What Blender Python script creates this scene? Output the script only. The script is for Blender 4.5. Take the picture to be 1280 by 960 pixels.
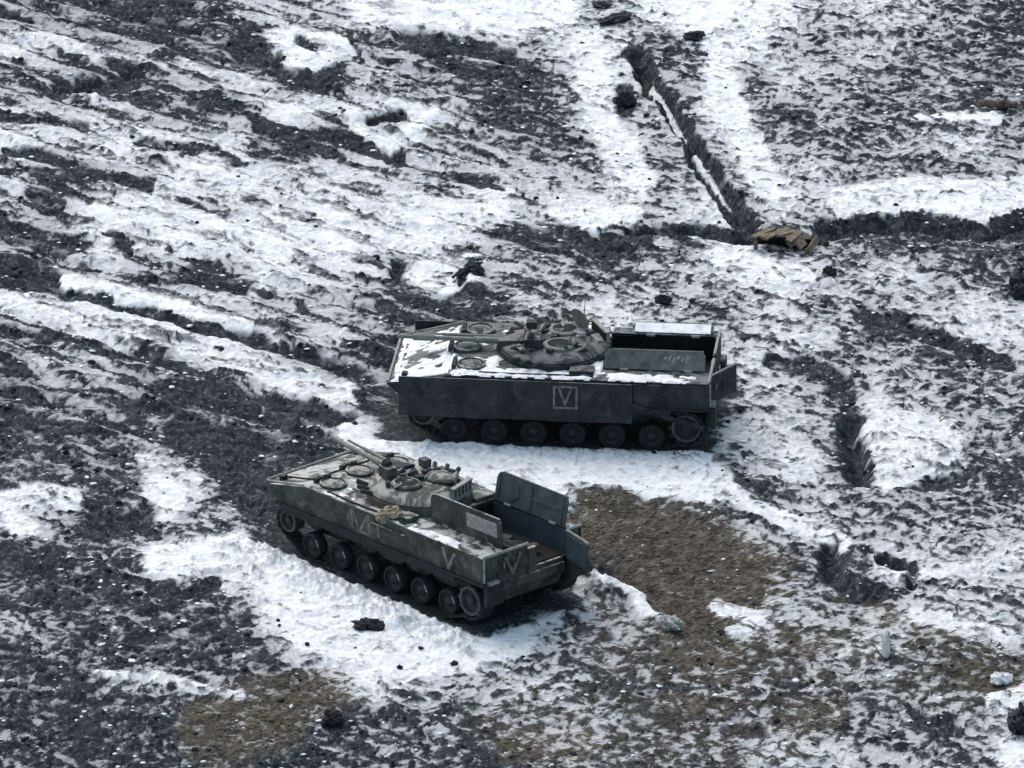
import bpy, math, random
import numpy as np

# ------------------------------------------------------------------ reset
for o in list(bpy.data.objects):
    bpy.data.objects.remove(o)
random.seed(7)
rng = np.random.default_rng(7)
scene = bpy.context.scene
COL = scene.collection
R = math.radians

# ------------------------------------------------------------------ camera
# a drone with a long lens: 200 m away, looking down 21.5 degrees
CAM_D, CAM_E, FPX = 200.0, R(21.5), 12000.0          # focal length in pixels of a 1280 px wide picture
cam_data = bpy.data.cameras.new('camera')
cam = bpy.data.objects.new('camera', cam_data)
COL.objects.link(cam)
cam.location = (0, -CAM_D*math.cos(CAM_E), CAM_D*math.sin(CAM_E))
cam.rotation_euler = (math.pi/2 - CAM_E, 0, 0)
cam_data.sensor_width = 36.0
cam_data.lens = FPX/1280.0*36.0
cam_data.clip_start = 1.0
cam_data.clip_end = 5000.0
scene.camera = cam
scene.render.resolution_x, scene.render.resolution_y = 1024, 768

# ------------------------------------------------------------------ light: overcast winter day
SUN_EL, SUN_AZ = R(50), R(-30)      # soft light from behind the scene, a little to the left
world = bpy.data.worlds.new('World')
scene.world = world
world.use_nodes = True
wn, wl = world.node_tree.nodes, world.node_tree.links
wn.clear()
sky = wn.new('ShaderNodeTexSky')
sky.sky_type = 'NISHITA'
sky.sun_disc = False
sky.sun_elevation = SUN_EL
sky.sun_rotation = SUN_AZ
sky.altitude = 200
sky.air_density = 1.0
sky.dust_density = 4.0
hs = wn.new('ShaderNodeHueSaturation')
hs.inputs['Saturation'].default_value = 0.85
hs.inputs['Hue'].default_value = 0.475
bg = wn.new('ShaderNodeBackground')
bg.inputs['Strength'].default_value = 0.15
out = wn.new('ShaderNodeOutputWorld')
wl.new(sky.outputs['Color'], hs.inputs['Color'])
wl.new(hs.outputs['Color'], bg.inputs['Color'])
wl.new(bg.outputs['Background'], out.inputs['Surface'])
sun_data = bpy.data.lights.new('sun', 'SUN')
sun_data.energy = 0.75
sun_data.angle = R(40)
sun_data.color = (1.0, 0.98, 0.96)
sun = bpy.data.objects.new('sun', sun_data)
COL.objects.link(sun)
sun.rotation_euler = (math.pi/2 - SUN_EL, 0, math.pi - SUN_AZ)   # shines from behind the vehicles towards the camera
sun.location = (0, 0, 60)
vs = scene.view_settings
vs.view_transform = 'Standard'
vs.look = 'None'
vs.gamma = 1.0
vs.use_curve_mapping = False
vs.exposure = 0.56

# ------------------------------------------------------------------ helpers
_c, _s = math.cos(CAM_E), math.sin(CAM_E)
_C = np.array(cam.location)

def proj(x, y, z=0.0):
    """world -> photograph pixel (1280 x 960)"""
    dx, dy, dz = x-_C[0], y-_C[1], z-_C[2]
    w = dy*_c - dz*_s
    return 640+FPX*dx/w, 480-FPX*(dy*_s+dz*_c)/w

def gp(u, v, z=0.0):
    """photograph pixel -> point on the horizontal plane at height z"""
    a, b = (u-640)/FPX, (480-v)/FPX
    dx, dy, dz = a, _c+b*_s, -_s+b*_c
    t = (z-_C[2])/dz
    return _C[0]+t*dx, _C[1]+t*dy

_tab = np.random.default_rng(3).permutation(512)
_ang = np.random.default_rng(4).random(512)*2*np.pi
_gx, _gy = np.cos(_ang), np.sin(_ang)

def perlin(x, y, seed=0):
    xi, yi = np.floor(x).astype(np.int64), np.floor(y).astype(np.int64)
    fx, fy = x-xi, y-yi
    ux, uy = fx*fx*fx*(fx*(fx*6-15)+10), fy*fy*fy*(fy*(fy*6-15)+10)
    def g(ix, iy, dx, dy):
        h = _tab[(_tab[(ix+seed*57) & 511]+iy+seed*131) & 511]
        return _gx[h]*dx+_gy[h]*dy
    a, b = g(xi, yi, fx, fy), g(xi+1, yi, fx-1, fy)
    c, d = g(xi, yi+1, fx, fy-1), g(xi+1, yi+1, fx-1, fy-1)
    return (a+(b-a)*ux+(c-a)*uy+(a-b-c+d)*ux*uy)*1.5

def fbm(x, y, wl_, octs, seed, gain=0.55):
    t, a, n = 0, 1.0, 0
    for i in range(octs):
        t = t+a*perlin(x/wl_*2**i+13.7*i, y/wl_*2**i-7.3*i, seed+i)
        n += a*a
        a *= gain
    return t/math.sqrt(n)

def sstep(a, b, x):
    t = np.clip((x-a)/(b-a), 0, 1)
    return t*t*(3-2*t)

def link(o, parent=None):
    COL.objects.link(o)
    if parent is not None:
        o.parent = parent
    return o

def tag(o, label=None, cat=None, group=None, kind=None):
    for k, v in (('label', label), ('category', cat), ('group', group), ('kind', kind)):
        if v:
            o[k] = v
    return o

def empty(name, loc=(0, 0, 0), rot=(0, 0, 0)):
    o = bpy.data.objects.new(name, None)
    o.location, o.rotation_euler = loc, rot
    o.empty_display_size = 0.2
    return link(o)

def rotm(rx=0, ry=0, rz=0):
    cx, sx, cy, sy, cz, sz = math.cos(rx), math.sin(rx), math.cos(ry), math.sin(ry), math.cos(rz), math.sin(rz)
    X = np.array([[1, 0, 0], [0, cx, -sx], [0, sx, cx]])
    Y = np.array([[cy, 0, sy], [0, 1, 0], [-sy, 0, cy]])
    Z = np.array([[cz, -sz, 0], [sz, cz, 0], [0, 0, 1]])
    return Z @ Y @ X

class MB:
    """collects shapes and links them as one mesh object"""
    def __init__(s):
        s.v, s.f = [], []
    def add(s, vs_, fs):
        n = len(s.v)
        s.v += [tuple(map(float, p)) for p in vs_]
        s.f += [tuple(i+n for i in f) for f in fs]
        return s
    def box(s, c, d, rot=(0, 0, 0)):
        M = rotm(*rot)
        q = [(-1, -1, -1), (1, -1, -1), (1, 1, -1), (-1, 1, -1), (-1, -1, 1), (1, -1, 1), (1, 1, 1), (-1, 1, 1)]
        vs_ = [np.array(c)+M @ (np.array(p)*np.array(d)/2) for p in q]
        return s.add(vs_, [(0, 3, 2, 1), (4, 5, 6, 7), (0, 1, 5, 4), (1, 2, 6, 5), (2, 3, 7, 6), (3, 0, 4, 7)])
    def bx(s, x0, x1, y0, y1, z0, z1):
        return s.box(((x0+x1)/2, (y0+y1)/2, (z0+z1)/2), (x1-x0, y1-y0, z1-z0))
    def hexa(s, p):
        return s.add(p, [(0, 3, 2, 1), (4, 5, 6, 7), (0, 1, 5, 4), (1, 2, 6, 5), (2, 3, 7, 6), (3, 0, 4, 7)])
    def prism_xz(s, poly, y0, y1):
        n = len(poly)
        vs_ = [(x, y0, z) for x, z in poly]+[(x, y1, z) for x, z in poly]
        fs = [tuple(range(n)), tuple(range(2*n-1, n-1, -1))]
        fs += [(i, i+n, (i+1) % n+n, (i+1) % n) for i in range(n)]
        return s.add(vs_, fs)
    def tube(s, p0, p1, r0, r1=None, n=12, cap=True):
        r1 = r0 if r1 is None else r1
        p0, p1 = np.array(p0, float), np.array(p1, float)
        d = (p1-p0)/np.linalg.norm(p1-p0)
        a = np.cross(d, (0, 0, 1) if abs(d[2]) < .9 else (1, 0, 0)); a /= np.linalg.norm(a)
        b = np.cross(d, a)
        ring = [math.cos(2*math.pi*i/n)*a+math.sin(2*math.pi*i/n)*b for i in range(n)]
        vs_ = [p0+r0*q for q in ring]+[p1+r1*q for q in ring]
        fs = [(i, (i+1) % n, (i+1) % n+n, i+n) for i in range(n)]
        if cap:
            fs += [tuple(range(n-1, -1, -1)), tuple(range(n, 2*n))]
        return s.add(vs_, fs)
    def lathe(s, prof, n=32, c=(0, 0, 0), M=None, ring=False):
        """profile of (r, h) spun about z, then turned by M"""
        M = np.eye(3) if M is None else M
        vs_, fs = [], []
        for r, h in prof:
            for i in range(n):
                a = 2*math.pi*i/n
                vs_.append(np.array(c)+M @ np.array((r*math.cos(a), r*math.sin(a), h)))
        m = len(prof)
        for k in range(m if ring else m-1):
            for i in range(n):
                j, k2 = (i+1) % n, (k+1) % m
                fs.append((k*n+i, k*n+j, k2*n+j, k2*n+i))
        if ring:
            return s.add(vs_, fs)
        fs.append(tuple(range(n-1, -1, -1)))
        fs.append(tuple(range((len(prof)-1)*n, len(prof)*n)))
        return s.add(vs_, fs)
    def build(s, name, mat, parent=None, smooth=False, bevel=0.0, loc=None, rot=None):
        me = bpy.data.meshes.new(name)
        me.from_pydata(s.v, [], s.f)
        me.update()
        me.materials.append(mat)
        if smooth:
            me.polygons.foreach_set('use_smooth', [True]*len(me.polygons))
            if hasattr(me, 'set_sharp_from_angle'):
                me.set_sharp_from_angle(angle=R(35))
        o = bpy.data.objects.new(name, me)
        if loc: o.location = loc
        if rot: o.rotation_euler = rot
        link(o, parent)
        if bevel:
            m = o.modifiers.new('bevel', 'BEVEL')
            m.width, m.segments, m.limit_method, m.angle_limit = bevel, 2, 'ANGLE', R(40)
        return o

# ------------------------------------------------------------------ materials
def new_mat(name):
    m = bpy.data.materials.new(name)
    m.use_nodes = True
    nt = m.node_tree
    return m, nt, nt.nodes['Principled BSDF']

def nz(nt, scale, detail=4, rough=0.6, coord=None, dist=0.0):
    n = nt.nodes.new('ShaderNodeTexNoise')
    n.inputs['Scale'].default_value = scale
    n.inputs['Detail'].default_value = detail
    n.inputs['Roughness'].default_value = rough
    n.inputs['Distortion'].default_value = dist
    if coord is not None:
        nt.links.new(coord, n.inputs['Vector'])
    return n.outputs['Fac']

def ramp(nt, fac, stops):
    r = nt.nodes.new('ShaderNodeValToRGB')
    e = r.color_ramp.elements
    while len(e) < len(stops):
        e.new(0.5)
    for i, (p, c) in enumerate(stops):
        e[i].position = p
        e[i].color = (c, c, c, 1) if isinstance(c, (int, float)) else (*c, 1)
    nt.links.new(fac, r.inputs['Fac'])
    return r.outputs['Color']

def mix(nt, fac, a, b):
    m = nt.nodes.new('ShaderNodeMix')
    m.data_type = 'RGBA'
    for sock, v in ((m.inputs['Factor'], fac), (m.inputs['A'], a), (m.inputs['B'], b)):
        if isinstance(v, (int, float)):
            sock.default_value = v
        elif isinstance(v, tuple):
            sock.default_value = (*v, 1)
        else:
            nt.links.new(v, sock)
    return m.outputs['Result']

def math_(nt, op, a, b=0.0, clamp=False):
    m = nt.nodes.new('ShaderNodeMath')
    m.operation = op
    m.use_clamp = clamp
    for i, v in enumerate((a, b)):
        if isinstance(v, (int, float)):
            m.inputs[i].default_value = v
        else:
            nt.links.new(v, m.inputs[i])
    return m.outputs['Value']

def bump(nt, bsdf, h, strength, dist):
    b = nt.nodes.new('ShaderNodeBump')
    b.inputs['Strength'].default_value = strength
    b.inputs['Distance'].default_value = dist
    nt.links.new(h, b.inputs['Height'])
    nt.links.new(b.outputs['Normal'], bsdf.inputs['Normal'])

def simple_mat(name, c0, c1, scale=6, rough=0.8, bmp=0.0, metal=0.0):
    m, nt, b = new_mat(name)
    tc = nt.nodes.new('ShaderNodeTexCoord').outputs['Object']
    f = nz(nt, scale, 6, 0.65, tc)
    nt.links.new(ramp(nt, f, [(0.33, c0), (0.67, c1)]), b.inputs['Base Color'])
    b.inputs['Roughness'].default_value = rough
    b.inputs['Metallic'].default_value = metal
    b.inputs['Specular IOR Level'].default_value = 0.25
    if bmp:
        bump(nt, b, nz(nt, scale*3, 4, 0.6, tc), bmp, 0.02)
    return m

def paint_mat(name, dark, light, dust, dust_amt, rust=0.25, scale=1.6):
    """weathered army paint: mottled colour, mud streaks, frost and dust lying on what faces up"""
    m, nt, b = new_mat(name)
    tc = nt.nodes.new('ShaderNodeTexCoord').outputs['Object']
    base = ramp(nt, nz(nt, scale, 6, 0.65, tc, 0.4), [(0.38, dark), (0.62, light)])
    mud = ramp(nt, nz(nt, scale*3.1, 7, 0.7, tc), [(0.52, 0.0), (0.68, 1.0)])
    base = mix(nt, math_(nt, 'MULTIPLY', mud, rust), base, (0.060, 0.050, 0.038))
    chips = ramp(nt, nz(nt, 17, 5, 0.7, tc), [(0.66, 0.0), (0.74, 1.0)])
    base = mix(nt, math_(nt, 'MULTIPLY', chips, 0.3), base, (0.20, 0.20, 0.18))
    ge = nt.nodes.new('ShaderNodeNewGeometry')
    sx = nt.nodes.new('ShaderNodeSeparateXYZ')
    nt.links.new(ge.outputs['Normal'], sx.inputs['Vector'])
    up = ramp(nt, sx.outputs['Z'], [(0.55, 0.0), (0.9, 1.0)])
    dn = ramp(nt, nz(nt, 1.7, 8, 0.70, tc, 1.6), [(0.46, 0.0), (0.54, 1.0)])
    smear = ramp(nt, nz(nt, 3.4, 8, 0.72, tc, 1.0), [(0.53, 0.0), (0.66, 1.0)])      # dried splashes on the sides too
    up = math_(nt, 'MAXIMUM', math_(nt, 'MULTIPLY', up, dn), math_(nt, 'MULTIPLY', smear, 0.22))
    df = math_(nt, 'MULTIPLY', up, dust_amt)
    nt.links.new(mix(nt, df, base, dust), b.inputs['Base Color'])
    b.inputs['Roughness'].default_value = 0.72
    b.inputs['Specular IOR Level'].default_value = 0.25
    bump(nt, b, nz(nt, 22, 5, 0.6, tc), 0.25, 0.01)
    return m

M = {}
M['paint_a'] = paint_mat('olive_paint', (0.018, 0.022, 0.020), (0.068, 0.077, 0.066), (0.44, 0.445, 0.425), 0.9)
M['paint_b'] = paint_mat('dark_olive_paint', (0.013, 0.017, 0.019), (0.040, 0.047, 0.048), (0.20, 0.205, 0.20), 0.75)
M['turret_paint'] = paint_mat('dusty_turret_paint', (0.035, 0.04, 0.037), (0.075, 0.08, 0.073), (0.34, 0.345, 0.315), 0.85, 0.5)
M['burnt_shaded'] = paint_mat('burnt_shaded_turret_paint', (0.010, 0.012, 0.014), (0.045, 0.048, 0.048), (0.19, 0.195, 0.19), 0.7, 0.6, 2.2)  # charred tone, darkened further to stand for the turret's shaded cavities
M['edge'] = simple_mat('worn_edge_metal', (0.17, 0.17, 0.16), (0.36, 0.36, 0.34), 9, 0.7)
M['gun'] = simple_mat('gun_barrel_paint', (0.13, 0.14, 0.125), (0.23, 0.235, 0.205), 7, 0.6)
M['flap_grey'] = simple_mat('scuffed_grey_paint', (0.075, 0.08, 0.078), (0.19, 0.195, 0.185), 4, 0.75)
M['flap_blue'] = simple_mat('scuffed_blue_grey_paint', (0.040, 0.052, 0.054), (0.10, 0.118, 0.118), 3, 0.75)
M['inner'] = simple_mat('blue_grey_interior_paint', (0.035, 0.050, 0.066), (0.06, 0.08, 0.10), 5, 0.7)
M['black'] = simple_mat('shade_black', (0.006, 0.007, 0.008), (0.015, 0.016, 0.017), 6, 0.9)  # black of openings and rear bay, their shade put into the colour
M['track'] = simple_mat('muddy_track_steel', (0.014, 0.015, 0.017), (0.035, 0.035, 0.035), 9, 0.8, 0.4)
M['rubber'] = simple_mat('muddy_rubber', (0.016, 0.017, 0.019), (0.034, 0.036, 0.038), 9, 0.85, 0.3)
M['rim'] = simple_mat('bare_rim_steel', (0.05, 0.055, 0.055), (0.11, 0.115, 0.115), 8, 0.7)
M['disc'] = simple_mat('muddy_wheel_paint', (0.022, 0.026, 0.028), (0.050, 0.054, 0.055), 8, 0.8, 0.3)
M['white_paint'] = simple_mat('faded_white_paint', (0.05, 0.055, 0.053), (0.27, 0.28, 0.26), 7, 0.8)
M['yellow_paint'] = simple_mat('faded_yellow_paint', (0.06, 0.065, 0.05), (0.24, 0.25, 0.16), 7, 0.8)
M['canvas'] = simple_mat('tan_canvas', (0.15, 0.115, 0.075), (0.42, 0.36, 0.27), 7, 0.9, 0.5)
M['wood'] = simple_mat('weathered_planks', (0.075, 0.058, 0.042), (0.22, 0.175, 0.12), 4, 0.85, 0.5)
M['redwood'] = simple_mat('reddish_log', (0.06, 0.045, 0.036), (0.17, 0.125, 0.10), 5, 0.85, 0.5)
M['rust'] = simple_mat('dusty_rust', (0.055, 0.05, 0.043), (0.12, 0.105, 0.088), 4, 0.85)
M['char_shade'] = simple_mat('charred_scrap_and_shade', (0.010, 0.012, 0.016), (0.030, 0.033, 0.040), 6, 0.8, 0.5)  # charred scrap; also the dark opening painted onto the near mantlet
M['paper'] = simple_mat('pale_plate', (0.20, 0.20, 0.19), (0.45, 0.45, 0.43), 10, 0.8)
M['straw'] = simple_mat('dead_grass', (0.07, 0.06, 0.042), (0.20, 0.175, 0.125), 2, 0.95)
M['clod'] = simple_mat('dark_soil_clod', (0.010, 0.011, 0.013), (0.034, 0.034, 0.035), 6, 0.95, 0.6)
M['stone'] = simple_mat('frosted_stone', (0.62, 0.61, 0.60), (0.86, 0.85, 0.84), 5, 0.9, 0.4)

def snow_mat():
    m, nt, b = new_mat('snow')
    tc = nt.nodes.new('ShaderNodeNewGeometry').outputs['Position']
    f = nz(nt, 5.0, 7, 0.7, tc)
    nt.links.new(ramp(nt, f, [(0.30, (0.50, 0.53, 0.55)), (0.46, (0.74, 0.76, 0.775)), (0.6, (0.86, 0.87, 0.875))]), b.inputs['Base Color'])
    b.inputs['Roughness'].default_value = 0.75
    b.inputs['Specular IOR Level'].default_value = 0.2
    bump(nt, b, nz(nt, 14, 6, 0.65, tc), 0.6, 0.03)
    return m
M['snow'] = snow_mat()

def ground_mat():
    m, nt, b = new_mat('ground_soil_and_snow')
    def attr(n):
        a = nt.nodes.new('ShaderNodeAttribute')
        a.attribute_name = n
        return a.outputs['Fac']
    pos = nt.nodes.new('ShaderNodeNewGeometry').outputs['Position']
    snow, brown = attr('snow'), attr('brown')
    vr = nt.nodes.new('ShaderNodeVectorRotate')
    vr.rotation_type = 'Z_AXIS'
    vr.inputs['Angle'].default_value = R(41)
    nt.links.new(pos, vr.inputs['Vector'])
    mp = nt.nodes.new('ShaderNodeMapping')
    mp.inputs['Scale'].default_value = (0.42, 1, 1)
    nt.links.new(vr.outputs['Vector'], mp.inputs['Vector'])
    fine = nz(nt, 6.5, 6, 0.72, mp.outputs['Vector'], 1.1)
    mid = nz(nt, 2.2, 6, 0.65, pos, 0.3)
    soil = ramp(nt, mid, [(0.32, (0.011, 0.0150, 0.0185)), (0.50, (0.024, 0.0305, 0.036)), (0.68, (0.056, 0.067, 0.073))])
    bsoil = ramp(nt, nz(nt, 3.0, 7, 0.7, pos, 0.5), [(0.32, (0.036, 0.031, 0.026)), (0.5, (0.084, 0.072, 0.057)), (0.68, (0.16, 0.137, 0.108))])
    soil = mix(nt, brown, soil, bsoil)
    # grains of frost scattered over bare soil
    frost = ramp(nt, nz(nt, 10, 5, 0.65, pos), [(0.54, 0.0), (0.70, 1.0)])
    soil = mix(nt, math_(nt, 'MULTIPLY', frost, 0.5), soil, (0.30, 0.31, 0.32))
    white = ramp(nt, nz(nt, 4.0, 6, 0.65, pos), [(0.30, (0.70, 0.73, 0.745)), (0.55, (0.85, 0.87, 0.875))])
    # thin snow is grey with the soil grains that break through it
    f2 = nz(nt, 22.0, 5, 0.7, pos, 0.8)
    s2 = math_(nt, 'ADD', snow, math_(nt, 'MULTIPLY', math_(nt, 'SUBTRACT', fine, 0.5), 0.72))
    s2 = math_(nt, 'ADD', s2, math_(nt, 'MULTIPLY', math_(nt, 'SUBTRACT', f2, 0.5), 0.42))
    sf = ramp(nt, s2, [(0.37, 0.0), (0.48, 0.16), (0.62, 0.45), (0.80, 0.86), (0.95, 1.0)])
    thin = math_(nt, 'ADD', attr('cover'), math_(nt, 'MULTIPLY', math_(nt, 'SUBTRACT', nz(nt, 6.0, 6, 0.7, pos, 0.4), 0.5), 1.1))
    thin = ramp(nt, thin, [(0.30, 0.50), (0.62, 0.60), (0.82, 0.84), (0.97, 1.0)])
    sf = math_(nt, 'MULTIPLY', sf, thin)
    nt.links.new(mix(nt, sf, soil, white), b.inputs['Base Color'])
    b.inputs['Roughness'].default_value = 0.9
    b.inputs['Specular IOR Level'].default_value = 0.12
    bump(nt, b, math_(nt, 'ADD', fine, math_(nt, 'MULTIPLY', nz(nt, 30, 4, 0.6, pos), 0.4)), 0.7, 0.05)
    return m
M['ground'] = ground_mat()

# ------------------------------------------------------------------ the ground: snow cover read off the field, cell by cell (0 bare, 9 full)
SNOW = """
43321136 66678999 97668999 86677554
87545331 78755346 57974698 65665543
44334567 34465432 35974584 76554533
76665434 88778763 34956584 45543433
87788777 33466665 43685567 55556775
74456888 77776656 66584645 77655456
64788767 78878889 67866785 76889998
54787988 98988875 43236478 34432223
22565436 87774875 65445678 87677544
75578876 55543333 65776556 75656677
46888875 76653333 33677566 77535777
36554467 64433333 33333367 64465445
23332122 65422222 22222226 65476545
12444332 22572222 22222277 76388744
33334541 11378999 99999866 87388753
67325862 16788889 98434555 56554444
65312554 29999443 23112225 66655655
11347888 99994443 32112343 34376667
32214357 99986445 66532235 55336666
54333333 89989997 75454247 55555676
23322223 47899986 55443233 34664344
22245553 22487655 66433455 44344443
33122223 22233444 44543234 43444456
33233322 22344433 44444545 66655457
""".split()
SN = np.array([[int(ch)/9.0 for ch in ''.join(SNOW[r*4:r*4+4])] for r in range(24)])

# (value of snow, half width px, depth m (negative digs in), points in photograph pixels on the ground)
STROKES = [
 (.05, 34, 0, [(750,648),(860,678),(925,722)]), (.08, 22, 0, [(820,735),(890,765)]),
 (.12, 6, -.04, [(0,147),(60,152),(110,158)]), (.08, 8, -.06, [(10,188),(60,200),(110,222),(170,228),(190,230)]),
 (.2, 4, -.03, [(0,216),(60,218),(100,224)]), (.22, 5, -.03, [(170,180),(220,185),(300,205)]),
 (.1, 10, 0, [(40,250),(75,255)]), (.1, 10, -.05, [(0,285),(60,305),(100,310)]), (.08, 7, 0, [(135,300),(160,310)]),
 (.1, 20, -.05, [(0,340),(60,350)]), (.06, 13, -.05, [(235,340),(270,350),(300,355)]),
 (.07, 8, -.12, [(70,362),(120,378),(180,392),(250,412),(320,428),(400,452),(440,465)]),
 (.15, 6, -.05, [(0,410),(50,420),(100,432),(140,442),(180,450)]),
 (.04, 18, -.08, [(300,65),(335,70)]), (.08, 6, 0, [(345,90),(395,102),(425,88)]), (.1, 6, 0, [(435,45),(445,65)]),
 (.08, 9, -.04, [(320,160),(370,170),(430,175),(470,192),(505,195)]),
 (.04, 9, -.08, [(500,45),(545,58),(600,66),(640,70)]), (.2, 9, 0, [(555,82),(600,100),(625,130),(640,150)]),
 (.15, 5, -.03, [(480,205),(540,215),(600,232),(625,235)]),
 (.1, 10, -.08, [(650,290),(700,300),(760,305),(790,315)]), (.1, 7, -.25, [(790,293),(830,288),(870,290),(930,300),(960,296)]),
 (.04, 11, -.34, [(1028,288),(1080,280),(1150,277),(1180,287),(1230,291),(1290,272)]), (.25, 16, 0, [(1130,300),(1200,305),(1290,300)]),
 (.12, 10, -.06, [(1080,395),(1150,415),(1210,440),(1260,455)]), (.12, 9, -.08, [(960,450),(1010,455),(1050,475),(1060,505)]),
 (.0, 15, -.38, [(1064,535),(1074,588)]), (.1, 9, -.05, [(1090,600),(1160,605),(1200,600)]),
 (.0, 14, -.28, [(1038,692),(1042,715)]), (.03, 10, -.2, [(1055,735),(1092,748)]), (.06, 6, -.2, [(1100,695),(1145,712),(1140,735)]),
 (.1, 8, -.05, [(1190,850),(1270,862)]), (.05, 8, -.08, [(1145,895),(1195,912)]), (.05, 8, -.06, [(915,912),(955,915)]),
 (.03, 14, -.12, [(120,650),(180,652)]), (.02, 7, -.1, [(190,742),(230,748),(272,738)]), (.03, 26, 0, [(280,575),(335,630)]),
 (.02, 16, 0, [(220,545),(330,560)]), (.06, 16, 0, [(200,490),(330,510),(430,525)]),
 (.85, 7, .03, [(0,48),(60,52),(100,60)]), (.75, 8, .03, [(110,68),(170,75),(240,90),(300,108),(340,118)]),
 (.95, 13, .03, [(345,55),(390,50),(430,60),(400,80),(365,75)]), (.2, 5, -.08, [(372,52),(392,62)]),
 (.95, 9, .05, [(440,145),(455,170),(490,182),(525,165),(540,140)]), (.0, 8, -.18, [(472,152),(488,148),(500,146)]),
 (.97, 7, .015, [(80,350),(140,365),(200,380),(260,400),(310,412)]),
 (.88, 16, .04, [(0,375),(60,385),(120,395),(200,420),(280,445),(350,475),(430,500)]),
 (.93, 11, .03, [(120,265),(200,275),(290,285)]), (.93, 15, .04, [(525,345),(560,345),(590,332),(565,362)]),
 (.03, 9, -.15, [(497,330),(497,345)]), (.08, 7, 0, [(505,372),(560,380),(592,362)]), (.06, 4, -.06, [(575,350),(600,325)]),
 (.97, 25, .03, [(460,10),(560,15),(640,25),(700,10)]), (.95, 19, -.02, [(735,65),(740,110),(755,150),(780,190),(800,230)]),
 (.94, 22, -.02, [(960,10),(900,60),(905,120),(935,180),(960,230)]), (.96, 11, .02, [(700,270),(740,280),(790,270)]),
 (.92, 14, .04, [(1050,250),(1130,235),(1200,240),(1280,235)]), (.95, 12, .02, [(900,320),(960,335),(1010,345)]),
 (.98, 17, .0, [(440,545),(520,562),(620,575),(720,590),(820,605),(900,612)]), (.95, 16, .02, [(870,575),(900,600)]),
 (.97, 22, .02, [(200,705),(300,690),(350,705),(420,740),(500,780)]), (.97, 28, .02, [(380,785),(450,805),(540,820),(640,795)]),
 (.92, 14, .02, [(610,790),(690,762)]), (.9, 13, .03, [(0,625),(50,620),(90,625)]), (.9, 13, .02, [(15,650),(30,660)]),
 (.96, 20, .04, [(200,615),(212,632)]), (.85, 6, .02, [(170,575),(230,590),(250,600)]), (.85, 6, .06, [(120,845),(180,850),(240,865),(300,878)]),
 (.92, 9, .03, [(910,615),(960,640),(1010,660),(1060,680)]), (.88, 24, .05, [(1100,540),(1180,555),(1140,580),(1110,590)]),
 (.94, 6, .03, [(1150,150),(1200,148),(1250,152)]), (.95, 7, .08, [(745,725),(790,745),(825,770)]), (.03, 8, -.12, [(735,712),(790,722),(850,765)]),
 (.95, 12, .02, [(1262,945),(1285,945)]), (.9, 13, .03, [(1245,880),(1280,870)]), (.85, 9, .03, [(1110,722),(1180,715),(1240,710)]),
 (.82, 10, .02, [(1140,770),(1200,785),(1270,800)]), (.88, 10, .02, [(900,760),(940,775),(920,790)]),
 (.05, 12, -.06, [(780,118),(782,132)]), (.03, 7, -.06, [(786,68),(800,76)]), (.1, 5, -.04, [(830,68),(855,62),(880,68)]),
 (.02, 9, -.14, [(78,112),(110,107),(165,104)]), (.95, 4, .05, [(117,127),(122,122)]), (.75, 5, 0, [(130,130),(165,130)]),
 # slit trench with a shelf of snow along one side
 (.02, 9.5, -.36, [(797,74),(812,96),(832,125),(858,160),(885,205),(915,250),(935,283)]),
 (.03, 6, -.25, [(800,92),(815,118)]), (.03, 7, -.3, [(862,185),(885,225),(908,262),(922,280)]),
 (.9, 2.8, .05, [(815,98),(838,132),(856,158)]), (.9, 2.8, .05, [(868,178),(890,212),(912,250)]),
]
BROWN = [(42, [(750,655),(850,672),(950,720)]), (30, [(800,715),(900,760)]), (34, [(850,805),(910,830)]), (14, [(1090,768),(1180,792)]),
         (42, [(270,915),(340,895)]), (24, [(370,875),(430,858)]), (22, [(640,930),(730,930)]), (13, [(830,880),(900,885)]),
         (56, [(780,800),(1000,800),(1240,840)]), (50, [(640,900),(1000,920)]), (18, [(990,900),(1040,890)]), (14, [(960,800),(1040,810)]), (18, [(1200,840),(1260,860)])]

def axis(lo, hi, step, far):
    a = list(np.arange(lo, hi+step/2, step))
    s, x, y = step, lo, a[-1]
    left, right = [], []
    while x > -far:
        s *= 1.22; x -= s; left.append(x)
    s = step
    while y < far:
        s *= 1.22; y += s; right.append(y)
    return np.array(left[::-1]+a+right)

gx = axis(-12.6, 12.6, 0.029, 700)
gy = axis(-21.5, 27.0, 0.046, 700)
NX, NY = len(gx), len(gy)
X, Y = np.meshgrid(gx, gy)
PU, PV = proj(X, np.maximum(Y, -120))
# a little ragged noise so that no edge runs straight
wx_ = fbm(X, Y, 0.9, 3, 11)
wy_ = fbm(X, Y, 0.9, 3, 21)
U_, V_ = PU+9*wx_, PV+5*wy_

def seg_dist(U, V, pts):
    d = np.full(U.shape, 1e9)
    if len(pts) == 1:
        pts = pts*2
    for (x0, y0), (x1, y1) in zip(pts[:-1], pts[1:]):
        dx, dy = x1-x0, y1-y0
        t = np.clip(((U-x0)*dx+(V-y0)*dy)/(dx*dx+dy*dy+1e-9), 0, 1)
        d = np.minimum(d, np.hypot(U-x0-t*dx, V-y0-t*dy))
    return d

def win(pts, pad):
    us, vs_ = [p[0] for p in pts], [p[1] for p in pts]
    m = (PU > min(us)-pad) & (PU < max(us)+pad) & (PV > min(vs_)-pad) & (PV < max(vs_)+pad)
    r = np.where(m.any(1))[0]; c = np.where(m.any(0))[0]
    return (slice(r[0], r[-1]+1), slice(c[0], c[-1]+1)) if len(r) and len(c) else None

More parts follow.
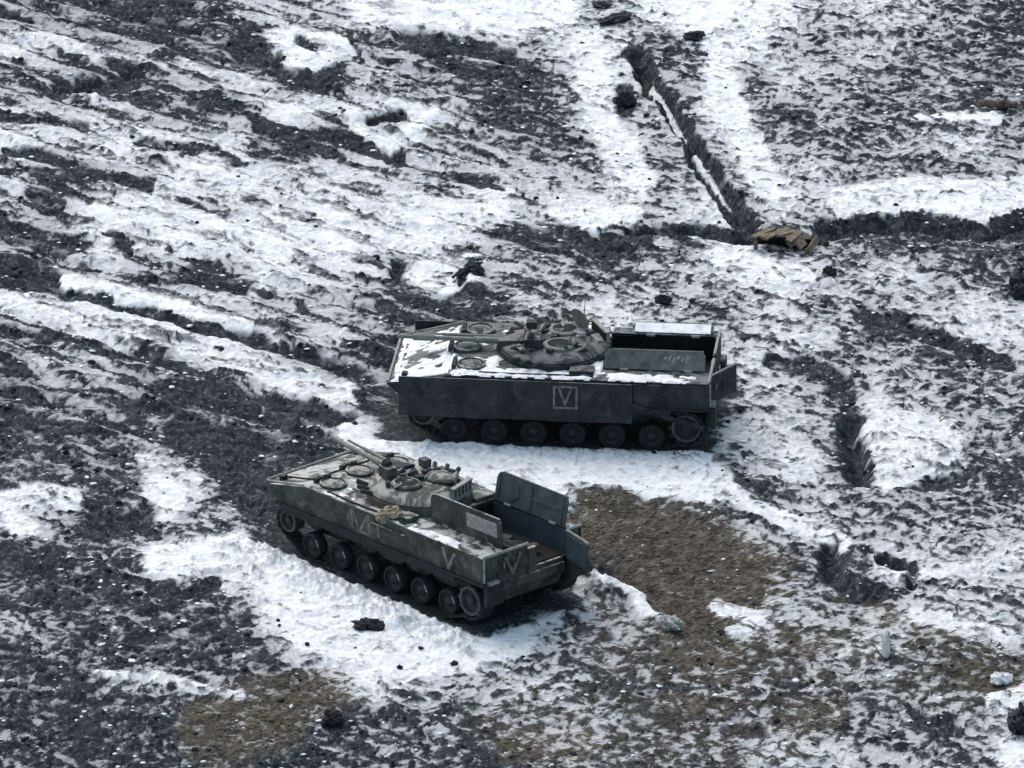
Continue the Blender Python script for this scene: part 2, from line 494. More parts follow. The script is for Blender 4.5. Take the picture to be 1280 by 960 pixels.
# coarse snow cover
cu, cv = np.clip(U_/40-.5, 0, 30.999), np.clip(V_/40-.5, 0, 22.999)
iu, iv = cu.astype(int), cv.astype(int)
fu, fv = cu-iu, cv-iv
fu, fv = fu*fu*(3-2*fu), fv*fv*(3-2*fv)
cover = (SN[iv, iu]*(1-fu)+SN[iv, iu+1]*fu)*(1-fv)+(SN[iv+1, iu]*(1-fu)+SN[iv+1, iu+1]*fu)*fv
outside = sstep(0, 260, np.maximum(np.maximum(-PU, PU-1280), np.maximum(-PV, PV-960)))
cover = cover*(1-outside)+outside*(0.48+0.22*fbm(X, Y, 6, 3, 71))
cover = np.clip(cover*1.04-.02, 0, 1)
dig = np.zeros_like(X)
for val, hw_, dep, pts in STROKES:
    w = win(pts, hw_*2+25)
    if w is None:
        continue
    sharp = abs(dep) >= .2 or hw_ < 3
    d = seg_dist(PU[w]+((5 if hw_ > 3 else 3) if sharp else 9)*wx_[w], PV[w]+((4 if hw_ > 3 else 1.) if sharp else 5)*wy_[w], pts)
    k = 1-(sstep(hw_*1.0, hw_*1.5, d) if sharp else sstep(hw_*.72, hw_*1.3, d))
    cover[w] = cover[w]*(1-k)+val*k
    dig[w] += dep*(1-(sstep(0, hw_*1.35, d) if sharp else sstep(hw_*.1, hw_*1.6, d)))
brown = np.zeros_like(X)
for hw_, pts in BROWN:
    w = win(pts, hw_*2+25)
    if w is None:
        continue
    d = seg_dist(U_[w], V_[w], pts)
    brown[w] = np.maximum(brown[w], (1-sstep(hw_*.6, hw_*1.5, d))*(.42 if hw_ >= 50 else 1))

# vehicles stand on level ground
VEH_A = dict(loc=(-1.87, -10.04), yaw=R(132.3))
VEH_B = dict(loc=(0.80, -2.07), yaw=R(174.2))
flat = np.zeros_like(X)
for vv in (VEH_A, VEH_B):
    c_, s_ = math.cos(vv['yaw']), math.sin(vv['yaw'])
    lx = (X-vv['loc'][0])*c_+(Y-vv['loc'][1])*s_
    ly = -(X-vv['loc'][0])*s_+(Y-vv['loc'][1])*c_
    d = np.hypot(np.maximum(np.abs(lx)-3.1, 0), np.maximum(np.abs(ly)-1.5, 0))
    flat = np.maximum(flat, 1-sstep(.05, 1.1, d))
    under = sstep(1.52, 1.38, np.abs(ly))*sstep(3.7, 3.2, np.abs(lx))
    cover = cover*(1-under)

# relief: old furrows running obliquely, clods, lumps
ca, sa = math.cos(R(-41)), math.sin(R(-41))
P_, Q_ = X*ca+Y*sa, -X*sa+Y*ca
streak = .45+.45*sstep(800, 500, PU)*sstep(680, 480, PV)-.2*sstep(760, 860, PV)
kx, ky = .22*fbm(X, Y, .9, 2, 91), .22*fbm(X, Y, .9, 2, 95)
P2, Q2 = (X+kx)*ca+(Y+ky)*sa, -(X+kx)*sa+(Y+ky)*ca
smear = fbm(P2/4.0, Q2, .33, 4, 41, .66)
blob = fbm(X+kx, (Y+ky)/1.3, .31, 4, 31, .66)
clod = smear*streak+blob*(1-streak)
clod = clod/np.std(clod[::4, ::4])*.42
lump = fbm(P_/3.0, Q_, 1.7, 3, 51, .5)
big = fbm(X, Y, 9, 2, 61)
spk = fbm(X+.5*kx, (Y+.5*ky)/1.4, .155, 3, 81, .62)
rid1 = sstep(.86, .985, 1-np.abs(fbm(P2/1.7, Q2, .62, 3, 101, .5))*1.6)       # dark cracks through the snow
rid2 = sstep(.90, .99, 1-np.abs(fbm(P2/1.9, Q2, .75, 3, 111, .5))*1.6)        # threads of snow over the soil
furrow = np.sin(2*np.pi*(Q_+.30*fbm(P_/2.5, Q_, 2.2, 2, 131))/1.05)*sstep(820, 520, PU)*sstep(640, 500, PV)
N = clod*.62+spk*.46+lump*.20+.20*furrow
N = N/np.std(N[::4, ::4])
Nu = 0.5*(1+np.tanh(0.8*N*(1+0.045*N*N)))           # about uniform 0..1
depth = .56+(cover-.5)*1.22-Nu-.30*rid1*(cover < .97)+.22*rid2*(cover > .04)
snow = np.clip(0.5+depth*.95, 0, 1)
sm = sstep(.35, .8, snow)
H = (.085*clod+.035*spk)*(1-.55*sm)*(1-.55*sstep(.85, 1.0, cover))+.03*sm+.07*lump*(1-.4*sm)-.035*furrow+.10*big
H = H*(1-.8*brown*.5)
H = H+sm*(.045*fbm(P2/1.6, Q2, .62, 3, 121, .55)-.02*rid1)
H = H*(1-flat*.93)+dig
# snow pushed up along the tracks
for vv, amp in ((VEH_A, .20), (VEH_B, .12)):
    c_, s_ = math.cos(vv['yaw']), math.sin(vv['yaw'])
    lx = (X-vv['loc'][0])*c_+(Y-vv['loc'][1])*s_
    ly = -(X-vv['loc'][0])*s_+(Y-vv['loc'][1])*c_
    rid = sstep(1.50, 1.72, np.abs(ly))*sstep(2.9, 1.85, np.abs(ly))*sstep(3.9, 3.0, np.abs(lx))
    H = H+amp*rid*(.8+.2*spk+.6*clod)
fade = 1-outside
H = H*np.where(outside > .99, .6, 1)
brown *= fade

me = bpy.data.meshes.new('ground')
nv = NX*NY
co = np.empty((nv, 3), np.float32)
co[:, 0], co[:, 1], co[:, 2] = X.ravel(), Y.ravel(), H.ravel()
idx = np.arange(nv, dtype=np.int32).reshape(NY, NX)
quads = np.stack([idx[:-1, :-1], idx[:-1, 1:], idx[1:, 1:], idx[1:, :-1]], -1).reshape(-1, 4)
nq = len(quads)
me.vertices.add(nv); me.loops.add(nq*4); me.polygons.add(nq)
me.vertices.foreach_set('co', co.ravel())
me.loops.foreach_set('vertex_index', quads.ravel())
me.polygons.foreach_set('loop_start', np.arange(0, nq*4, 4, dtype=np.int32))
me.polygons.foreach_set('use_smooth', np.ones(nq, bool))
me.update(calc_edges=True)
for nm, arr in (('snow', snow), ('brown', brown), ('cover', cover)):
    a = me.attributes.new(nm, 'FLOAT', 'POINT')
    a.data.foreach_set('value', arr.astype(np.float32).ravel())
me.materials.append(M['ground'])
ground = link(bpy.data.objects.new('ground', me))
tag(ground, 'dark churned field patched with thin melting snow', 'ground', kind='structure')

def gz(x, y):
    i = np.clip(np.searchsorted(gx, x)-1, 0, NX-2); j = np.clip(np.searchsorted(gy, y)-1, 0, NY-2)
    a = (x-gx[i])/(gx[i+1]-gx[i]); b = (y-gy[j])/(gy[j+1]-gy[j])
    return (H[j, i]*(1-a)+H[j, i+1]*a)*(1-b)+(H[j+1, i]*(1-a)+H[j+1, i+1]*a)*b

# ------------------------------------------------------------------ loose clods, snow lumps and dead grass: nobody could count them
ICO_V = None
def ico():
    t = (1+5**.5)/2
    v = np.array([(-1,t,0),(1,t,0),(-1,-t,0),(1,-t,0),(0,-1,t),(0,1,t),(0,-1,-t),(0,1,-t),(t,0,-1),(t,0,1),(-t,0,-1),(-t,0,1)], float)
    v /= np.linalg.norm(v[0])
    f = np.array([(0,11,5),(0,5,1),(0,1,7),(0,7,10),(0,10,11),(1,5,9),(5,11,4),(11,10,2),(10,7,6),(7,1,8),(3,9,4),(3,4,2),(3,2,6),(3,6,8),(3,8,9),(4,9,5),(2,4,11),(6,2,10),(8,6,7),(9,8,1)])
    return v, f
IV, IF = ico()

def in_vehicle(x, y):
    r = np.zeros(x.shape, bool)
    for vv in (VEH_A, VEH_B):
        c_, s_ = math.cos(vv['yaw']), math.sin(vv['yaw'])
        lx = (x-vv['loc'][0])*c_+(y-vv['loc'][1])*s_
        ly = -(x-vv['loc'][0])*s_+(y-vv['loc'][1])*c_
        r |= (np.abs(lx) < 3.6) & (np.abs(ly) < 1.65)
    return r

def scatter(name, n, mat, prob, smin, smax, label, cat, flatten=.7):
    x, y = rng.uniform(-12.3, 12.3, n*6), rng.uniform(-21, 26.5, n*6)
    i = np.clip(np.searchsorted(gx, x)-1, 0, NX-2); j = np.clip(np.searchsorted(gy, y)-1, 0, NY-2)
    p = prob(snow[j, i], cover[j, i], brown[j, i])
    keep = (rng.random(n*6) < p) & ~in_vehicle(x, y)
    x, y = x[keep][:n], y[keep][:n]
    z = gz(x, y)
    n = len(x)
    s = smin*(smax/smin)**(rng.random(n)**1.35)
    jit = rng.uniform(.62, 1.25, (n, 12))
    th = rng.uniform(0, 6.28, n)
    v = IV[None]*jit[..., None]*s[:, None, None]
    v = v*np.stack([rng.uniform(.8, 1.6, n), rng.uniform(.8, 1.2, n), np.full(n, flatten)*rng.uniform(.7, 1.2, n)], -1)[:, None]
    vx = v[..., 0]*np.cos(th)[:, None]-v[..., 1]*np.sin(th)[:, None]+x[:, None]
    vy = v[..., 0]*np.sin(th)[:, None]+v[..., 1]*np.cos(th)[:, None]+y[:, None]
    vz = v[..., 2]+z[:, None]+.15*s[:, None]
    V = np.stack([vx, vy, vz], -1).reshape(-1, 3)
    F = (IF[None]+(np.arange(n)*12)[:, None, None]).reshape(-1, 3)
    m = bpy.data.meshes.new(name)
    m.vertices.add(len(V)); m.loops.add(len(F)*3); m.polygons.add(len(F))
    m.vertices.foreach_set('co', V.astype(np.float32).ravel())
    m.loops.foreach_set('vertex_index', F.astype(np.int32).ravel())
    m.polygons.foreach_set('loop_start', np.arange(0, len(F)*3, 3, dtype=np.int32))
    m.polygons.foreach_set('use_smooth', np.ones(len(F), bool))
    m.update(calc_edges=True)
    m.materials.append(mat)
    return tag(link(bpy.data.objects.new(name, m)), label, cat, kind='stuff')

scatter('soil_clods', 1800, M['clod'], lambda s, c, b: .02+.5*(s < .4)*(c > .08), .02, .08,
        'loose dark earth clods strewn over the field', 'clods')
scatter('snow_lumps', 2600, M['snow'], lambda s, c, b: np.where(c < .5, .45, .3)*(1-.6*b)*(c > .03), .018, .075,
        'small white crusts of snow strewn over the bare soil', 'snow lumps', .32)

def grass(n):
    x, y = rng.uniform(-12, 12, n*8), rng.uniform(-21, 20, n*8)
    i = np.clip(np.searchsorted(gx, x)-1, 0, NX-2); j = np.clip(np.searchsorted(gy, y)-1, 0, NY-2)
    k = (rng.random(n*8) < brown[j, i]*(snow[j, i] < .6)) & ~in_vehicle(x, y)
    x, y = x[k][:n], y[k][:n]
    n = len(x)
    z = gz(x, y)
    a = rng.normal(R(-30), .5, n); L = rng.uniform(.10, .30, n); t = rng.uniform(.05, .5, n); w = rng.uniform(.006, .014, n)
    dx, dy, dz = np.cos(a)*L*np.cos(t), np.sin(a)*L*np.cos(t), np.sin(t)*L
    px, py = -np.sin(a)*w, np.cos(a)*w
    V = np.stack([np.stack([x-px, y-py, z], -1), np.stack([x+px, y+py, z+.004], -1), np.stack([x+dx*.6, y+dy*.6, z+dz*.8], -1)+0,
                  np.stack([x+dx, y+dy, z+dz*.9], -1)], 1).reshape(-1, 3)
    F = (np.array([[0, 1, 2], [2, 1, 3]])[None]+(np.arange(n)*4)[:, None, None]).reshape(-1, 3)
    m = bpy.data.meshes.new('dead_grass')
    m.from_pydata(V.tolist(), [], F.tolist())
    m.materials.append(M['straw'])
    tag(link(bpy.data.objects.new('dead_grass', m)), 'flattened dead brown grass on the bare earth', 'grass', kind='stuff')
grass(14000)

# ------------------------------------------------------------------ vehicles (x forward, y to the left, z up)
HW = 1.47
WHEEL_X = [1.85-.81*i for i in range(6)]

def snow_patch(parent, zf, x0, x1, y0, y1, seed, cov=.6, thick=.04, step=.035, name='snow_patch', wave=.45):
    """a crust of snow lying on a surface z = zf(x, y); ragged where the noise thins it out"""
    nx_, ny_ = max(3, int((x1-x0)/step)), max(3, int((y1-y0)/step))
    xs, ys = np.meshgrid(np.linspace(x0, x1, nx_), np.linspace(y0, y1, ny_))
    n = fbm(xs+seed*3.1, ys-seed*1.7, wave, 4, seed, .6)
    edge = np.minimum(np.minimum(xs-x0, x1-xs)/(.12*(x1-x0)), np.minimum(ys-y0, y1-ys)/(.12*(y1-y0)))
    d = (cov-.5)*2.2+n-.9*np.clip(1-edge, 0, 1)
    top = np.clip(d, -.2, 1.2)*thick
    zz = np.vectorize(zf)(xs, ys)
    ids = -np.ones(xs.shape, int)
    V, F = [], []
    for j in range(ny_-1):
        for i in range(nx_-1):
            q = [(j, i), (j, i+1), (j+1, i+1), (j+1, i)]
            if max(d[a] for a in q) > 0:
                for a in q:
                    if ids[a] < 0:
                        ids[a] = len(V)
                        V.append((xs[a], ys[a], zz[a]+(top[a]+.006 if d[a] > 0 else -.01)))
                F.append([ids[a] for a in q])
    # each separate piece of crust is a part of its own
    par = list(range(len(V)))
    def root_(i):
        while par[i] != i:
            par[i] = par[par[i]]
            i = par[i]
        return i
    for f in F:
        for k in f[1:]:
            par[root_(k)] = root_(f[0])
    comps = {}
    for f in F:
        comps.setdefault(root_(f[0]), []).append(f)
    for fs in comps.values():
        if len(fs) < 10:
            continue
        used = sorted({i for f in fs for i in f})
        mp = {i: k for k, i in enumerate(used)}
        m = bpy.data.meshes.new(name)
        m.from_pydata([tuple(map(float, V[i])) for i in used], [], [[mp[i] for i in f] for f in fs])
        m.polygons.foreach_set('use_smooth', [True]*len(fs))
        m.materials.append(M['snow'])
        link(bpy.data.objects.new(name, m), parent)

def deck_z(x, y):
    return 1.60 if x < 1.9 else 1.60-(x-1.9)*.30/1.35

def letter_strokes(parent, segs, plane, mat, width=.055, name='painted_mark'):
    """painted strokes lying 4 mm proud of a flat plate; plane maps (a, b) to a point, plus the plate's normal"""
    pf, nrm = plane
    mb = MB()
    for k, ((a0, b0), (a1, b1)) in enumerate(segs):
        L = math.hypot(a1-a0, b1-b0)
        ta, tb = (a1-a0)/L, (b1-b0)/L
        na, nb = -tb*width/2, ta*width/2
        off = .004+.0012*k
        c = [(a0-ta*width*.3+na, b0-tb*width*.3+nb), (a0-ta*width*.3-na, b0-tb*width*.3-nb),
             (a1+ta*width*.3-na, b1+tb*width*.3-nb), (a1+ta*width*.3+na, b1+tb*width*.3+nb)]
        lo = [np.array(pf(*q))+np.array(nrm)*.0005 for q in c]
        hi = [np.array(pf(*q))+np.array(nrm)*off for q in c]
        mb.hexa(lo+hi)
    return mb.build(name, mat, parent)

def track_path():
    pts = []
    for a in np.linspace(92, -60, 12):                           # front idler
        pts.append((2.5+.28*math.cos(R(a)), .68+.28*math.sin(R(a))))
    for x in np.linspace(1.9, -2.2, 24):
        pts.append((x, .02))
    for a in np.linspace(-70, -268, 16):                         # sprocket
        pts.append((-2.92+.36*math.cos(R(a)), .57+.36*math.sin(R(a))))
    for x in np.linspace(-2.5, 2.2, 20):                         # upper run, sagging a little
        pts.append((x, .94+.015*math.cos(x*7)-.02))
    return pts

def build_track(parent, side):
    pts = np.array(track_path()+[track_path()[0]])
    seg = np.hypot(*np.diff(pts, axis=0).T)
    cum = np.concatenate([[0], np.cumsum(seg)])
    n = 86
    mb = MB()
    for k in range(n):
        s0 = cum[-1]*k/n
        i = min(np.searchsorted(cum, s0, side='right')-1, len(seg)-1)
        t = (s0-cum[i])/seg[i]
        p = pts[i]*(1-t)+pts[i+1]*t
        d = (pts[i+1]-pts[i])/seg[i]
        ang = math.atan2(d[1], d[0])
        mb.box((p[0], side*1.26, p[1]), (cum[-1]/n*.86, .40, .045), (0, -ang, 0))
        mb.box((p[0]+math.sin(ang)*(-.03), side*1.24, p[1]+.03*math.cos(ang)), (.05, .30, .035), (0, -ang, 0))
    return mb.build('track', M['track'], parent)

def build_wheels(parent, side, snowy):
    first = None
    Mx = rotm(R(-90)*side, 0, 0)      # spin axis along y, outer face outwards
    def tyre():
        return MB().lathe([(.18, -.12), (.262, -.12), (.272, -.10), (.272, .10), (.262, .12), (.205, .12), (.195, .04)], 28, M=Mx, ring=True)
    def disc():
        return MB().lathe([(.20, .03), (.20, .07), (.15, .04), (.12, .04), (.09, .09), (.05, .11), (.03, .115)], 24, M=Mx)
    protos = []
    for k, wx in enumerate(WHEEL_X):
        if not protos:
            t = tyre().build('tyre', M['rubber'], None, smooth=True)
            d = disc().build('wheel_disc', M['disc'], None, smooth=True)
            sc = None
            if snowy:
                mb = MB()
                for a in range(5, 55, 10):
                    a0, a1 = R(a), R(a+10)
                    for lo, hi in ((.15, .20),):
                        q = [(lo, a0), (hi, a0), (hi, a1), (lo, a1)]
                        mb.hexa([Mx @ np.array((-r*math.cos(b), r*math.sin(b)*-side, .05)) for r, b in q]+[Mx @ np.array((-r*math.cos(b), r*math.sin(b)*-side, .085)) for r, b in q])
                sc = mb.build('snow_crust', M['snow'], None)
            protos = [t, d, sc]
        else:
            t, d = protos[0].copy(), protos[1].copy()
            COL.objects.link(t); COL.objects.link(d)
            sc = None
            if protos[2] is not None:
                sc = protos[2].copy(); COL.objects.link(sc)
        # the wheel: rubber tyre mesh is the part, disc and crust its sub-parts
        t.name = 'road_wheel'
        t.parent = parent
        t.location = (wx, side*1.23, .315)
        d.parent = t
        if sc is not None:
            sc.parent = t
    # sprocket and idler
    for nm, wx, wz, rr, teeth in (('drive_sprocket', -2.92, .57, .31, 12), ('idler_wheel', 2.5, .68, .24, 0)):
        w = MB().lathe([(rr*.55, -.12), (rr, -.12), (rr, .13), (rr*.86, .16), (rr*.80, .09), (rr*.35, .09), (rr*.3, .17), (rr*.12, .18)], 28, M=Mx)
        for k in range(teeth):
            a = 2*math.pi*k/teeth
            w.box((rr*1.06*math.cos(a), side*.12, rr*1.06*math.sin(a)), (.09, .04, .07), (0, -a, 0))
        o = w.build(nm, M['disc'], parent, smooth=True)
        o.location = (wx, side*1.24, wz)
        rim = MB().lathe([(rr*.80, .10), (rr*.97, .10), (rr*.97, .175), (rr*.80, .175)], 28, M=Mx, ring=True).build('rim', M['rim'], o, smooth=True)

def build_vehicle(cfg):
    paint = M[cfg['paint']]
    root = empty('armoured_vehicle', (*cfg['loc'], cfg['z']), (0, 0, cfg['yaw']))
    root.rotation_euler = (cfg['roll'], cfg['pitch'], cfg['yaw'])
    root.scale = (1, cfg['wide'], 1)
    # ---- hull
    h = MB()
    h.prism_xz([(-3.2, .48), (2.2, .48), (2.9, .86), (2.9, 1.07), (-3.36, 1.07), (-3.36, .75)], -.96, .96)     # lower hull
    for s in (-1, 1):                                                                                       # side plates
        yo, yi = s*HW, s*(HW-.10)
        h.prism_xz([(-3.4, 1.05), (2.55, 1.05), (2.95, 1.08), (2.95, 1.36), (1.9, 1.595), (-3.4, 1.595)], min(yo, yi), max(yo, yi))
        h.bx(-3.38, 2.9, min(s*.955, yi), max(s*.955, yi), 1.055, 1.09)                                       # sponson floor
        yh = cfg['hinge'][0 if s == 1 else 1]+.03
        h.bx(-3.4, -1.15, min(s*yh, yi), max(s*yh, yi), 1.56, 1.598)                                     # roof strip beside the hatch
    h.bx(-1.15, 1.9, -HW+.004, HW-.004, 1.55, 1.603)                                                         # fighting compartment roof
    # glacis and nose, narrowing towards the tip
    z0, z1 = 1.603, 1.30
    h.hexa([(1.9, -HW+.01, z0-.05), (3.25, -1.30, z1-.05), (3.25, 1.30, z1-.05), (1.9, HW-.01, z0-.05),
            (1.9, -HW+.01, z0), (3.25, -1.30, z1), (3.25, 1.30, z1), (1.9, HW-.01, z0)])
    h.hexa([(2.8, -1.25, .86), (3.24, -1.29, 1.25), (3.24, 1.29, 1.25), (2.8, 1.25, .86),
            (2.75, -1.25, .90), (3.19, -1.29, 1.29), (3.19, 1.29, 1.29), (2.75, 1.25, .90)])
    for s in (-1, 1):                                                                                       # nose cheeks
        h.hexa([(2.7, s*1.25, .90), (3.2, s*1.28, 1.26), (2.9, s*(HW-.02), 1.10), (2.5, s*(HW-.02), .97),
                (2.2, s*1.25, 1.40), (3.2, s*1.29, 1.29), (2.94, s*(HW-.02), 1.35), (2.3, s*(HW-.02), 1.40)])
    h.bx(-3.4, -3.3, -HW+.003, -1.05, 1.05, 1.592)                                                           # rear posts
    h.bx(-3.4, -3.3, 1.05, HW-.003, 1.05, 1.592)
    h.bx(-3.398, -3.31, -.12, .12, .95, 1.50)
    h.hexa([(-3.42, -.95, .98), (-3.2, -.95, .98), (-3.2, .95, .98), (-3.42, .95, .98), (-3.42, -.95, .80), (-3.2, -.95, .55), (-3.2, .95, .55), (-3.42, .95, .80)])
    hull = h.build('hull', paint, root, bevel=.012)
    # ---- engine cover and inner walls seen through the hatches
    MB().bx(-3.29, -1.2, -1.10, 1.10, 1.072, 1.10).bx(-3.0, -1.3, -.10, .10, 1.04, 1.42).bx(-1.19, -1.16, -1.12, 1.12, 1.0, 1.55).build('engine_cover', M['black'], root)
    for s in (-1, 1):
        im = M['inner'] if cfg['key'] == 'a' else M['black']  # far vehicle's walls are black, bay shade put into the colour
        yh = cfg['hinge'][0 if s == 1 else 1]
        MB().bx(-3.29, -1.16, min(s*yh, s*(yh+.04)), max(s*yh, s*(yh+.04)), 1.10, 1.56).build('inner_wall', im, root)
    MB().tube((-3.1, .28, 1.44), (-1.4, .28, 1.44), .05).tube((-2.9, -.2, 1.38), (-2.0, .5, 1.38), .05).bx(-2.7, -2.1, .2, .75, 1.2, 1.36).build('engine_pipes', M['disc'], root)
    rj = random.Random(11)
    for k in range(7):
        MB().box((0, 0, 0), (rj.uniform(.18, .42), rj.uniform(.15, .32), rj.uniform(.10, .24))).build('stowage_box', [M['disc'], M['rust'], M['inner'], M['canvas']][k % 4], root, bevel=.02,
            loc=(rj.uniform(-3.0, -1.5), rj.choice((-1, 1))*rj.uniform(.25, .62), 1.22), rot=(0, rj.uniform(-.1, .1), rj.uniform(0, 3)))
    # ---- fenders, trim and small fittings
    for s in (-1, 1):
        MB().bx(-3.42, 2.75, min(s*1.05, s*(HW+.07)), max(s*1.05, s*(HW+.07)), 1.015, 1.045).build('fender', M['track'], root)
        MB().bx(-2.6, 2.6, min(s*(HW+.055), s*(HW+.068)), max(s*(HW+.055), s*(HW+.068)), .90, 1.018).build('fender_shade_strip', M['rubber'], root)  # added dark strip standing for the shadow band below the fender
        MB().bx(-3.52, -3.42, min(s*1.0, s*(HW+.03)), max(s*1.0, s*(HW+.03)), .62, 1.05).build('mud_flap', M['rubber'], root)
        MB().box((-3.46, s*1.25, 1.03), (.10, .30, .15)).build('tail_light', M['edge'], root)
        MB().box((2.90, s*1.12, 1.43), (.12, .16, .11)).build('headlight', paint, root, bevel=.02)
        MB().box((-.6, s*(HW+.028), 1.42), (1.0, .05, .03)).build('grab_rail', paint, root)
    MB().tube((3.23, -1.29, 1.325), (3.23, 1.29, 1.325), .03).build('nose_edge_trim', M['edge'], root)
    for s in (-1, 1):
        MB().tube((3.22, s*1.29, 1.315), (1.95, s*(HW-.03), 1.60), .022).build('glacis_edge_trim', M['edge'], root)
    MB().tube((-3.38, .13, 1.612), (-3.38, HW-.02, 1.612), .032).build('rear_edge_trim', M['edge'], root)
    MB().tube((-3.38, -1.05, 1.612), (-3.38, -HW+.02, 1.612), .030).build('rear_edge_trim', M['edge'], root)
    MB().tube((-3.405, HW-.01, 1.58), (-3.405, HW-.01, 1.10), .022, n=8).build('rear_post_trim', M['edge'], root)
    MB().tube((-3.37, -.13, 1.612), (-3.37, -1.05, 1.612), .028, n=8).build('rear_edge_trim', M['edge'], root) if cfg['key'] == 'b' else None
    # trim vane lying on the glacis
    dz = lambda x: deck_z(x, 0)
    MB().hexa([(2.15, -1.0, dz(2.15)+.01), (3.05, -.95, dz(3.05)+.01), (3.05, .95, dz(3.05)+.01), (2.15, 1.0, dz(2.15)+.01),
               (2.15, -1.0, dz(2.15)+.045), (3.05, -.95, dz(3.05)+.045), (3.05, .95, dz(3.05)+.045), (2.15, 1.0, dz(2.15)+.045)]).build('trim_vane', paint, root, bevel=.01)
    # driver's hatch and bow gunners' hatches
    for hx, hy in ((1.72, 0.0), (1.55, .95), (1.55, -.95)):
        hz = 1.603
        ring = MB().lathe([(.30, 0), (.30, .06), (.25, .08), (.25, .02)], 24, (hx, hy, hz)).build('bow_hatch', M['turret_paint'], root, smooth=True)
        MB().lathe([(.245, .01), (.23, .06), (.10, .085), (.02, .09)], 24, (hx, hy, hz)).build('hatch_lid', paint if cfg['key'] == 'b' else M['turret_paint'], ring, smooth=True)
        for k in (-1, 0, 1):
            MB().box((hx+.34, hy+k*.17, hz+.05), (.08, .12, .10)).build('periscope', M['disc'], ring)
    # deck boxes, vents, tow cable
    MB().box((-.75, 1.12, 1.66), (.5, .35, .10)).build('filler_cover', paint, root, bevel=.015)
    MB().box((-.95, -.95, 1.65), (.35, .6, .09)).build('vent_cover', M['turret_paint'], root, bevel=.03)
    cab = MB()
    cp = [(1.35, 1.33, 1.625), (.6, 1.36, 1.625), (-.2, 1.33, 1.625), (-1.0, 1.36, 1.63)]
    for a, b in zip(cp[:-1], cp[1:]):
        cab.tube(a, b, .022, n=8)
    cab.build('tow_cable', M['track'], root)
    # ---- running gear
    for s in (-1, 1):
        build_wheels(root, s, cfg['key'] == 'a' and s == 1)
        build_track(root, s)
        for k, rx in enumerate((1.2, -.3, -1.8)):
            MB().lathe([(.03, -.10), (.085, -.10), (.085, .10), (.03, .10)], 16, (rx, s*1.2, .82), rotm(R(90), 0, 0)).build('return_roller', M['disc'], root, smooth=True)
        for wx in WHEEL_X:
            MB().box((wx+.17, s*1.0, .45), (.42, .07, .09), (0, R(28), 0)).build('suspension_arm', M['track'], root)
    # ---- roof hatch flaps over the rear passages
    def flap(side, ang, mat_out, W=.68, L=2.06):
        """hinged on the outer edge; ang 0 closed (lying inwards), 90 upright"""
        t = .045
        r = .16
        arc = [(L-r+r*math.sin(R(a)), W-r+r*math.cos(R(a))) for a in (0, 30, 60, 90)]
        arc0 = [(.06, W-.02), (0, W-.08)]
        poly = [(0, 0), (L, 0)]+arc[::-1]+arc0
        vs_ = [(x, -side*y, 0) for x, y in poly]+[(x, -side*y, t) for x, y in poly]
        n = len(poly)
        fs = [tuple(range(n)), tuple(range(2*n-1, n-1, -1))]+[(i, i+n, (i+1) % n+n, (i+1) % n) for i in range(n)]
        o = MB().add(vs_, fs).build('roof_hatch_flap', mat_out, root, bevel=.012, loc=(-3.25, side*cfg['hinge'][0 if side == 1 else 1], 1.607), rot=(-side*R(ang), 0, 0))
        for hx in (.35, L-.4):
            MB().tube((hx-.09, 0, .02), (hx+.09, 0, .02), .035, n=10).build('hinge', M['edge'], o)
        MB().lathe([(.0, 0), (.2, 0), (.2, -.012), (.17, -.018), (.0, -.018)], 24, (L-.5, -side*W*.5, -.002)).build('round_boss', mat_out, o, smooth=True)
        MB().tube((.04, -side*(W-.02), .022), (L-.16, -side*(W-.02), .022), .028, n=8).build('flap_rim', mat_out, o)
        for rx in (.12, L*.5, L-.1):
            MB().box((rx, -side*W*.5, -.012), (.04, W*.8, .022)).build('flap_rib', mat_out, o)
        MB().bx(.2, 1.1, -side*W*.5-.02, -side*W*.5+.02, -.02, -.003).build('stiffener', mat_out, o)
        return o
    fl = flap(1, cfg['flap_left'], paint if cfg['key'] == 'a' else M['flap_grey'], cfg['flap_w'])
    if cfg['key'] == 'a':
        pl = MB().box((.55, -.36, .057), (.88, .30, .02)).build('pale_plate', M['paper'], fl, bevel=.006)
        pl['label'] = 'pale scuffed plate fixed on the raised hatch flap'
    else:
        letter_strokes(fl, [((.35+.09*k, -.30+.03*(k % 2)), (.39+.09*k, -.18-.03*(k % 3))) for k in range(6)], (lambda a, b: (a, b, .045), (0, 0, 1)), M['paper'], .04, 'faded_lettering')
    fr = flap(-1, cfg['flap_right'], paint if cfg['key'] == 'b' else M['flap_blue'], cfg['flap_w'], 1.68 if cfg['key'] == 'b' else 2.06)
    if cfg['key'] == 'b':
        MB().bx(.05, 1.62, .05, cfg['flap_w']-.05, -.024, -.004).build('white_lining', M['snow'], fr, bevel=.01)
    # ---- rear doors, hinged at the outer posts
    def door(side, ang):
        o = MB().bx(-.06, 0, min(0, -side*.88), max(0, -side*.88), 0, .60).build('rear_door', paint, root, bevel=.012, loc=(-3.345, side*1.04, .99), rot=(0, 0, -side*R(ang)))
        MB().tube((-.085, -side*.15, .3), (-.085, -side*.15, .42), .018, n=8).build('handle', M['edge'], o)
        MB().tube((-.03, -side*.02, .612), (-.03, -side*.88, .612), .022, n=8).build('door_edge', M['edge'], o)
        MB().box((-.07, -side*.55, .30), (.015, .30, .22)).build('door_panel', paint, o)
        MB().bx(.0, .02, min(-side*.06, -side*.84), max(-side*.06, -side*.84), .05, .55).build('door_lining', M['inner'], o)
        return o
    dl = door(1, cfg['door_left'])
    door(-1, cfg['door_right'])
